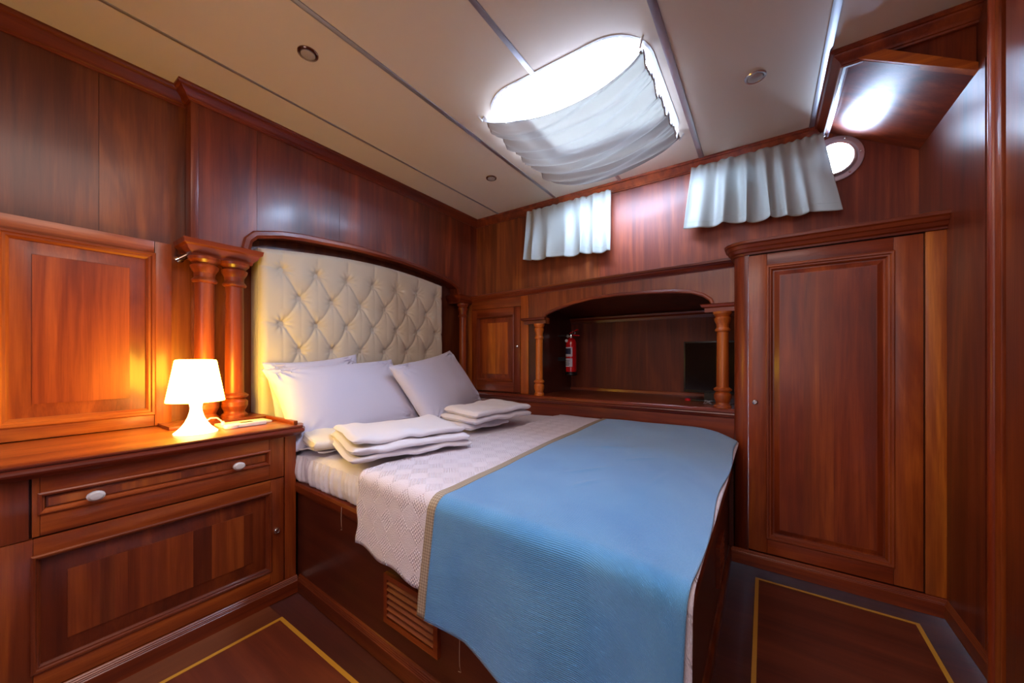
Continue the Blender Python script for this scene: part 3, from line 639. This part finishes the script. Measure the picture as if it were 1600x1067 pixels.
ZM = .632
def topz(x, y): return ZM + .006*mnoise.noise((x*3, y*3, 0)) - .018*max(0, (x+.45)/.33)**2 + .012*max(0, (y-2.0)/.4)*max(0, (x+.9))
# mattress in fitted sheet : cross-section along y, swept along x
def matt(u, v):
    x = -2.06 + (-.150+2.06)*u; y0 = ys(x)+.004; y1 = 2.365
    P = [(y0+.03, ZR-.005), (y0+.006, ZR+.01), (y0, ZR+.04), (y0+.002, ZM-.06), (y0+.015, ZM-.022), (y0+.045, ZM-.006), (y0+.09, ZM)]
    s = v*1.0
    if s < .45:
        k = s/.45*(len(P)-1); i = min(int(k), len(P)-2); f = k-i
        y = P[i][0]*(1-f)+P[i+1][0]*f; z = P[i][1]*(1-f)+P[i+1][1]*f
        fold = (math.sin(x*110+4*math.sin(x*17)+z*22)+.5*math.sin(x*240+z*30))*.0065*(1 if x < -1.1 else .3)*min(1, max(0, (ZM-z)/.06))*max(.15, min(1, (-1.25-x)/.35+.4))
        y -= fold
    else:
        f = (s-.45)/.55; y = P[-1][0]+(y1-P[-1][0])*f; z = ZM
    endd = min(1, (x+2.06)/.03, (-.150-x)/.05+.0)
    return (x, y, z+(topz(x, y)-.012-ZM if s >= .3 else 0) - (.03*(1-max(0, min(1, (-.150-x)/.05)))**2 if z > .55 else 0))
mt = MB().grid(matt, 420, 60).build('mattress', SHEET, loc=(-1.1, 1.55, ZR), label='thick mattress in a white wrinkled fitted sheet', category='mattress')
MB().box(-2.05, -.16, .87, 2.36, ZR-.004, ZM-.03).build('mattress_core', SHEET, mt)
MB().grid(lambda u, v: (-.152+.012*math.sin(PI*v)-.01*v, ys(-.15)+.02+(2.36-ys(-.15)-.02)*u, ZR-.004+(ZM-.03-ZR)*v), 60, 8).build('sheet_end', SHEET, mt)
# rumpled sheet corner at the pillow end
MB().grid(lambda u, v: (-1.98+.42*u, .815+.25*v, ZM+.008+.012*math.sin(u*9+v*4)*math.sin(v*6+1)+.01*mnoise.noise((u*5, v*5, 7))), 40, 30).build('sheet_fold', SHEET, mt, thick=.003)

def Y1(x): return 2.35-.19*max(0, (x+.36)/.25)**2
def drape(x, s, off, ybulge, zlow):
    """s = metres from the wall side, over the top, down the near side"""
    y0 = ys(x)-off; y1 = Y1(x); R = .045
    flat = y1-(y0+R)
    if s <= flat:
        y = y1-s; return y, topz(x, y)+off*.5, 0
    s2 = s-flat; qa = R*PI/2
    if s2 <= qa:
        a = s2/R; return y0+R-R*math.sin(a), topz(x, y0+R)+off*.5-R+R*math.cos(a), a/(PI/2)
    d = s2-qa
    return y0-ybulge*d, topz(x, y0+R)+off*.5-R-d, 1
def cloth(name, mat, x0, x1, off, slen, nx, ns, wob, parent=None, thick=.003, bump=.003, lab=None, cat=None, edge=None, fold=0):
    def f(u, v):
        x = x0+(x1-x0)*u; L = slen(x); s = L*v
        xx = x
        y, z, k = drape(x, s, off, .06, 0)
        if edge: xx += edge(s, u)
        y += -k*wob*(.5+.5*math.sin(x*13+1.3))*max(0, min(1, (s-1.5)/.35)) 
        z += bump*mnoise.noise((x*5, y*5, off*100))
        if fold and k == 0:
            for (fx, fy, fl_, fa) in FOLDS: 
                dx = x-fx; dyy = y-fy; t = dx*math.cos(fa)+dyy*math.sin(fa); n_ = -dx*math.sin(fa)+dyy*math.cos(fa)
                z += fold*math.exp(-(t/fl_)**2-(n_/.012)**2)
        return (xx, y, z)
    return MB().grid(f, nx, ns, uvfn=lambda u, v: (x0+(x1-x0)*u, slen(x0+(x1-x0)*u)*v)).build(name, mat, parent, loc=None if parent else (-.6, 1.5, ZM), thick=thick, **(dict(label=lab, category=cat) if lab else {}))
FOLDS = [(-.55, 1.25, .10, .9), (-.50, 1.10, .06, 1.1), (-.42, 1.5, .08, .8), (-.6, 1.6, .1, .5), (-.30, 1.3, .09, 1.4)]
def FLAT(x): return Y1(x)-(ys(x)-.01+.045)+.045*PI/2
cover = cloth('coverlet', COVER, -1.205, -.107, .010, lambda x: FLAT(x)+(.205+.020*(x+1.2)/.35 + .006*math.sin(x*34)) if x < -.8 else FLAT(x)+.27, 150, 150, .012, lab='white bedspread woven with raised diamonds hanging over the bed side', cat='bedspread', edge=lambda s, u: .006*math.sin(s*55)*(1-u)**6 + .03*max(0, s-1.5)*(1-u)**2)
def SK(s): return .078*min(1, s/1.5)**1.5 - .05*max(0, s-1.62)/.3*.3
runner = cloth('bed_runner', BLUE, -.862, -.112, .022, lambda x: FLAT(x)+.308+.07*min(1, max(0, (x+.7)/.3)), 130, 190, .016, lab='turquoise blue woven throw spread across the foot of the bed', cat='throw', edge=lambda s, u: -.012*max(0, s-1.5)*(u**3) - .006*math.sin(s*9)*u**4 + SK(s)*(1-u), fold=.005)
cloth('border_band', BROC, -.888, -.858, .0245, lambda x: FLAT(x)+.306, 6, 150, .016, parent=runner, thick=.003, edge=lambda s, u: SK(s))

# ---------------------------------------------------------------- pillows
def pillow(lab, cen, w_, h_, t_, tilt_, yaw, seed, roll=0):
    """w_ along y, h_ up the slope; leans back towards -x"""
    def pt(u, v, side):
        U_ = 2*u-1; V2 = 2*v-1
        pin = 1-.07*(1-V2*V2)*abs(U_)**3; pin2 = 1-.09*(1-U_*U_)*abs(V2)**3
        a = U_*w_/2*pin; b = V2*h_/2*pin2
        e = max(0, 1-abs(U_)**2.6)*max(0, 1-abs(V2)**2.6)
        th = t_/2*e**.5
        th += .006*e*mnoise.noise((a*8+seed, b*8, side*3.0)) + .018*min(1, 3*e)*(mnoise.noise((a*3+seed*2, b*3, side)))
        cr_ = math.sin(math.atan2(V2-.9*math.copysign(1, V2), U_-.9*math.copysign(1, U_))*14)*.012*math.exp(-((abs(U_)-.85)**2+(abs(V2)-.85)**2)/.06)
        th += cr_*min(1, e*6)
        sag = -.02*(1-V2)*0
        return a, b+sag, side*(th+.0008)
    def world(p):
        a, b, c = p
        a, b = a*math.cos(roll)-b*math.sin(roll), a*math.sin(roll)+b*math.cos(roll)
        X = -b*math.cos(tilt_)+c*math.sin(tilt_); Zz = b*math.sin(tilt_)+c*math.cos(tilt_); Yy = a
        X2 = X*math.cos(yaw)-Yy*math.sin(yaw); Y2 = X*math.sin(yaw)+Yy*math.cos(yaw)
        return (cen[0]+X2, cen[1]+Y2, cen[2]+Zz)
    m = MB()
    m.grid(lambda u, v: world(pt(u, v, 1)), 72, 52); m.grid(lambda u, v: world(pt(u, v, -1)), 72, 52)
    bmesh.ops.remove_doubles(m.bm, verts=m.bm.verts, dist=.0022)
    return m.build('pillow', PILLOW, loc=cen, label=lab, category='pillow', group='white pillows against the headboard')
rad = math.radians
pillow('white pillow at the lamp end, mostly hidden behind the front left pillow', (-2.035, 1.075, .84), .52, .42, .08, rad(80), 0, 3, roll=rad(5))
pillow('large front left white pillow, its side lit yellow by the lamp', (-1.865, 1.15, .828), .75, .45, .16, rad(56), rad(-2), 8, roll=rad(4))
pillow('white pillow at the right, nearest the small cupboard', (-1.795, 1.765, .858), .77, .46, .16, rad(58), rad(12), 5, roll=rad(9))

# ---------------------------------------------------------------- towels
def towel(lab, cen, L, W_, layers, t, yaw, seed, mat, grp=None, zbase=ZM+.016, lift=0, name='folded_towel', taper=0):
    m = MB(); n = 26; nl = 46
    for k in range(layers):
        off = k*t*.93; sh = [0, .012, -.006, .008][k % 4]; wk_ = W_-(.018*k); Lk = L-.02*k
        def f(u, v, off=off, sh=sh, wk_=wk_, Lk=Lk, k=k):
            a = 2*PI*u; ex = .30
            cx_ = math.copysign(abs(math.cos(a))**ex, math.cos(a))*(wk_/2-.0) ; cz = math.copysign(abs(math.sin(a))**.75, math.sin(a))*t/2
            l = (v-.5)*Lk; endr = min(1, (1-abs(2*v-1))*14)**.5
            cz *= endr; cx_ *= (.96+.04*endr)*(1-taper*(v-.5))
            X = sh+cx_; Yy = l
            Zz = off+t/2+cz
            nn = mnoise.noise((X*7+seed, Yy*7, k*.35))*.020+mnoise.noise((X*18+seed, Yy*18, k))*.006
            Zz += nn + lift*max(0, X/W_+.5)*0
            X += mnoise.noise((Yy*6, seed, k))*.008
            Yy += mnoise.noise((X*6, seed, k+4))*.010
            return (cen[0]+X*math.cos(yaw)-Yy*math.sin(yaw), cen[1]+X*math.sin(yaw)+Yy*math.cos(yaw), zbase+max(Zz, .001))
        m.grid(f, 44, nl, closeu=True)
    return m.build(name, mat, loc=(cen[0], cen[1], zbase), label=lab, category='towel', group=grp)
towel('cream folded hand towel under the large white towel, nearest the cabinet', (-1.665, .955), .27, .28, 1, .050, rad(-14), 4, TOWEL2, 'folded towels on the bed')
towel('large white folded bath towel in front of the left pillow', (-1.36, 1.075), .52, .42, 3, .033, rad(-18), 9, TOWEL, 'folded towels on the bed', zbase=ZM+.02)
towel('white folded towel lying under the small right-hand towel', (-1.50, 1.69), .34, .40, 1, .035, rad(-4), 14, TOWEL, 'folded towels on the bed', zbase=ZM+.014)
towel('smaller white folded towel in front of the right-hand pillow', (-1.40, 1.76), .48, .32, 2, .040, rad(-8), 21, TOWEL, 'folded towels on the bed', zbase=ZM+.052)

# ---------------------------------------------------------------- table lamp
LX, LY = -1.885, .492
lp = thing('table_lamp', 'small lit white plastic table lamp with conical shade on the worktop', 'lamp', (LX, LY, ZW))
MB().lathe([(.068, 0), (.070, .003), (.062, .010), (.048, .024), (.036, .042), (.026, .064), (.0205, .085), (.019, .100), (.021, .114), (.027, .125), (.036, .132), (.038, .134), (.03, .136)], (LX, LY, ZW), seg=36).build('lamp_base', LBASE, lp)
MB().lathe([(.088, .126), (.0925, .126), (.0925, .130), (.066, .288), (.063, .292), (.052, .294), (.002, .294)], (LX, LY, ZW), seg=48).build('lamp_shade', SHADE, lp)
MB().tube([(LX-.03, LY+.03, ZW+.03), (LX-.045, LY+.06, ZW+.045), (LX-.055, LY+.085, ZW+.042), (LX-.06, LY+.10, ZW+.028), (LX-.062, LY+.108, ZW+.014)], .003, 10).build('cord', WPLASTIC, lp)
MB().lathe([(.010, 0), (.011, .004), (.007, .018), (.004, .024)], (LX-.062, LY+.108, ZW), seg=16).build('cord_plug', WPLASTIC, lp)
# pad and remote beside it
pd = MB().box(-2.00, -1.90, .585, .775, ZW+.0005, ZW+.009, .001).build('notepad', PAPER, loc=(-1.95, .68, ZW), label='thin cream pad lying on the worktop under the remote control', category='notepad')
rm = thing('remote_control', 'white remote control with a round end lying beside the lamp', 'remote control', (-1.87, .67, ZW))
MB().box(-1.895, -1.855, .615, .735, ZW+.0005, ZW+.018, .005).build('body', WPLASTIC, rm)
MB().lathe([(.024, 0), (.026, .004), (.026, .014), (.020, .018), (.001, .019)], (-1.868, .605, ZW+.0005), seg=24).build('round_end', WPLASTIC, rm)
MB().box(-1.888, -1.864, .64, .685, ZW+.018, ZW+.0192).build('display', plain('lcd', (.12, .12, .06), .2), rm)

# ---------------------------------------------------------------- fire extinguisher, television and bits on the shelf
fx, fy, fzz = -1.322, 2.78, .90
fe = thing('fire_extinguisher', 'small red fire extinguisher hanging on the left side of the niche', 'fire extinguisher', (fx, fy, fzz))
MB().lathe([(.042, .018), (.044, .022), (.044, .25), (.042, .275), (.034, .295), (.02, .306), (.015, .31)], (fx, fy, fzz), seg=32).build('cylinder', RED, fe)
MB().lathe([(.046, 0), (.050, .004), (.050, .024), (.046, .03)], (fx, fy, fzz), seg=32).build('foot_cup', BLACK, fe)
MB().lathe([(.014, .308), (.016, .312), (.016, .334), (.012, .345)], (fx, fy, fzz), seg=20).build('valve', CHROME, fe)
MB().lathe([(.014, 0), (.015, -.006), (.013, -.010)], (fx-.022, fy-.006, fzz+.325), 'y', 18).build('pressure_gauge', CHROME, fe)
MB().lathe([(.013, 0), (.013, -.003), (.010, -.005)], (fx-.024, fy-.036, fzz+.285), 'y', 18).build('inspection_tag', LABEL, fe)
MB().hexa([(fx-.012, fy-.01, fzz+.342), (fx+.06, fy-.01, fzz+.372), (fx+.06, fy+.01, fzz+.372), (fx-.012, fy+.01, fzz+.342), (fx-.01, fy-.01, fzz+.349), (fx+.06, fy-.01, fzz+.381), (fx+.06, fy+.01, fzz+.381), (fx-.01, fy+.01, fzz+.349)]).build('upper_lever', RED, fe)
MB().hexa([(fx+.008, fy-.008, fzz+.330), (fx+.075, fy-.008, fzz+.322), (fx+.075, fy+.008, fzz+.322), (fx+.008, fy+.008, fzz+.330), (fx+.008, fy-.008, fzz+.338), (fx+.075, fy-.008, fzz+.330), (fx+.075, fy+.008, fzz+.330), (fx+.008, fy+.008, fzz+.338)]).build('lower_lever', RED, fe)
MB().tube([(fx+.03+.012*math.cos(a), fy-.012, fzz+.352+.012*math.sin(a)) for a in [k*PI/6 for k in range(13)]], .0018, 6).build('pull_pin', CHROME, fe)
def wrap(nm, z0_, z1_, a0, a1, mat, dr_):
    MB().grid(lambda u, v: (fx+(.0445+dr_)*math.cos(a0+(a1-a0)*u), fy+(.0445+dr_)*math.sin(a0+(a1-a0)*u), fzz+z0_+(z1_-z0_)*v), 18, 3).build(nm, mat, fe)
wrap('label', .155, .232, rad(-165), rad(-52), LABEL, .0004); wrap('label', .072, .140, rad(-165), rad(-52), LABEL, .0004)
wrap('label_print', .175, .222, rad(-160), rad(-68), NAVY, .0009)
for k in range(4): wrap('label_print', .082+.012*k, .086+.012*k, rad(-158), rad(-85+6*(k % 2)), NAVY, .0009)
MB().box(-1.4345, fx-.043, fy-.018, fy+.018, fzz+.12, fzz+.15).box(-1.4345, fx-.015, fy-.012, fy+.012, fzz+.325, fzz+.335).build('wall_bracket', BLACK, fe)

tv = thing('television', 'black flat television standing at the right end of the niche', 'television', (-.27, 2.72, .763))
def tr(p, ang=rad(-6), c=(-.22, 2.70)):
    x, y = p[0]-c[0], p[1]-c[1]; return (c[0]+x*math.cos(ang)-y*math.sin(ang), c[1]+x*math.sin(ang)+y*math.cos(ang), p[2])
def rbox(x0, x1, y0, y1, z0_, z1_, bev=0):
    m = MB().box(x0, x1, y0, y1, z0_, z1_, bev)
    for v in m.bm.verts: v.co = Vector(tr(v.co))
    return m
rbox(-.455, -.14, 2.69, 2.72, 0.815, 1.155, .004).build('bezel', BLACK, tv)
rbox(-.445, -.15, 2.688, 2.692, .832, 1.145).build('screen', SCREEN, tv)
rbox(-.33, -.26, 2.70, 2.715, .77, .82).build('neck', BLACK, tv)
rbox(-.40, -.19, 2.64, 2.76, .763, .772, .003).build('stand', BLACK, tv)
kb = thing('cable_coil', 'small coil of pale cable on the niche shelf in front of the television', 'cable', (-.285, 2.50, .763))
MB().tube([(-.285+.022*math.cos(a)*(1+.2*math.sin(3*a)), 2.50+.018*math.sin(a), .766+.011*(1+math.sin(a*1.5+.8))) for a in [k*PI/9 for k in range(26)]], .0018, 6).build('cable_loop', plain('grey_cable', (.35, .33, .35), .4), kb)
MB().tube([(-.265, 2.50, .766), (-.24, 2.49, .767), (-.20, 2.52, .766), (-.15, 2.6, .766)], .002, 6).build('cable_tail', BLACK, kb)
MB().lathe([(.018, 0), (.018, .008), (.013, .014), (.004, .017)], (-.42, 2.66, .763), seg=18).build('red_cap', REDLED, loc=(-.42, 2.66, .763), label='small red plastic cap at the corner of the television', category='cap')

# ---------------------------------------------------------------- curtains
def wall_curtain(nm, lab, x0, x1, xb0, xb1, zt, zb0, zb1, nf, seed, grp, hold):
    t = thing(nm, lab, 'curtain', ((x0+x1)/2, YU-.05, zt), grp)
    def f(u, v):
        w1 = 1-v
        ub = u+.010*math.sin(u*nf*2*PI*.7+seed)
        x = (x0+(x1-x0)*u)*(1-v)+(xb0+(xb1-xb0)*ub)*v
        ph = nf*2*PI*(u+.05*math.sin(u*5+seed))+seed
        amp = (.008+.026*v**.8)*(.65+.35*math.sin(u*7+seed*2))*hold(u)
        y = YU-.056-amp*math.sin(ph)-.008*mnoise.noise((u*9, v*2, seed))-.012*v
        gather = .004*math.sin(u*nf*2*PI*2.3)*math.exp(-v*9)
        x += amp*.45*math.cos(ph)*v
        z = zt+(-(zt-(zb0+(zb1-zb0)*u)))*v + .006*math.sin(ph*.5)*v + .003*math.sin(ph*2.1)*math.exp(-v*20)
        return (x, y-gather, z)
    MB().grid(f, 220, 40).build('cloth', CURT, t, thick=.0015)
    MB().tube([f(u/219, .905) if 0 else tuple(Vector(f(u/219, .90))+Vector((0, -.0014, 0))) for u in range(0, 220)], .0009, 4).build('hem_seam', CURT, t)
    MB().tube([(x0-.015, YU-.045, zt-.012), (x1+.015, YU-.045, zt-.012)], .003, 8).build('curtain_wire', STEEL, t)
    return t
g = 'short satin curtains under the cornice'
wall_curtain('window_curtain', 'narrow pale satin curtain hanging left over its porthole', -1.565, -.878, -1.580, -.870, 2.212, 1.822, 1.782, 6.5, 1.0, g, lambda u: 1.0 if u < .78 else max(.25, 1-(u-.78)*5))
wall_curtain('window_curtain', 'wide pale grey satin curtain beside the uncovered porthole', -.372, .246, -.418, .318, 2.212, 1.84, 1.80, 7, 2.4, g, lambda u: 1.0 if u < .8 else max(.2, 1-(u-.8)*6))

# curtain slung under the hatch
sk = thing('hatch_curtain', 'sheer grey curtain slung under the open ceiling hatch', 'curtain', (-.79, 1.8, 2.2))
c00, c10, c11, c01 = Vector((-1.165, 1.428, 2.235)), Vector((-.393, 1.428, 2.232)), Vector((-.383, 2.165, 2.235)), Vector((-1.175, 2.185, 2.238))
def hc(u, v):
    p = (c00*(1-u)+c10*u)*(1-v)+(c01*(1-u)+c11*u)*v
    sag = .105*(4*u*(1-u))**.8; e = abs(2*u-1)
    vv = v+.02*math.sin(v*9)
    fold = .016*math.sin(vv*2*PI*5.5+1.0*math.sin(u*5))*(.5+.5*e) + .008*math.sin(vv*2*PI*9+u*4) + .006*math.sin(vv*2*PI*14+1.2*math.sin(u*3))*e**3 + .007*mnoise.noise((u*2.2, v*11, 5))
    gather = .006*math.sin(vv*2*PI*22)*max(0, (e-.8)/.2)
    y = p.y - .035*(4*u*(1-u))*(.5-v)*(-1) + .004*math.sin(vv*2*PI*5.5)
    return (p.x, y, p.z-sag+fold+gather-.02*math.sin(PI*v))
MB().grid(hc, 110, 260).build('cloth', SKYC, sk)
for (uu, nm) in ((0, 'left'), (1, 'right')):
    MB().tube([Vector(hc(uu, k/80))+Vector((0, 0, .001)) for k in range(81)], .004, 8).build('gathered_hem', SKYC, sk)
for p, dx, dyy in ((c00, -.02, -.01), (c10, .015, -.01), (c11, .02, .0), (c01, -.02, .005)):
    MB().tube([(p.x, p.y, p.z-.004), (p.x+dx*.5, p.y+dyy, p.z+.012), (p.x+dx, p.y+dyy, ZC)], .0045, 8).build('hook', WPLASTIC, sk)
MB().tube([Vector((-1.02, 1.43, 2.17)), Vector((-1.03, 1.38, 2.20)), Vector((-.98, 1.33, 2.225)), Vector((-.93, 1.31, 2.235))], .0012, 5).build('stray_cord', THREAD, sk)
MB().tube([Vector((-.56, 1.44, 2.17)), Vector((-.58, 1.41, 2.19)), Vector((-.63, 1.38, 2.20)), Vector((-.68, 1.37, 2.20))], .0012, 5).build('stray_cord', THREAD, sk)

# ---------------------------------------------------------------- ceiling downlights
def downlight(x, y, r, lab):
    t = thing('downlight', lab, 'light', (x, y, ZC), 'ceiling downlights')
    MB().lathe([(r, 0), (r, -.003), (r*.93, -.007), (r*.78, -.006), (r*.70, -.001), (r*.68, .004)][::1], (x, y, ZC), seg=36).build('ring', BRONZE if x < -.5 else STEEL, t)
    MB().lathe([(r*.70, -.0020), (r*.69, -.0075), (r*.60, -.0085), (r*.01, -.0088)], (x, y, ZC), seg=30).build('lens', LENS, t)
downlight(-1.500, .741, .038, 'bronze-ringed downlight in the ceiling nearest the camera, above the cabinet')
downlight(-1.522, 1.960, .036, 'small far bronze-ringed downlight between hatch and headboard corner')
downlight(-.034, 1.900, .041, 'steel-ringed downlight to the right of the hatch')
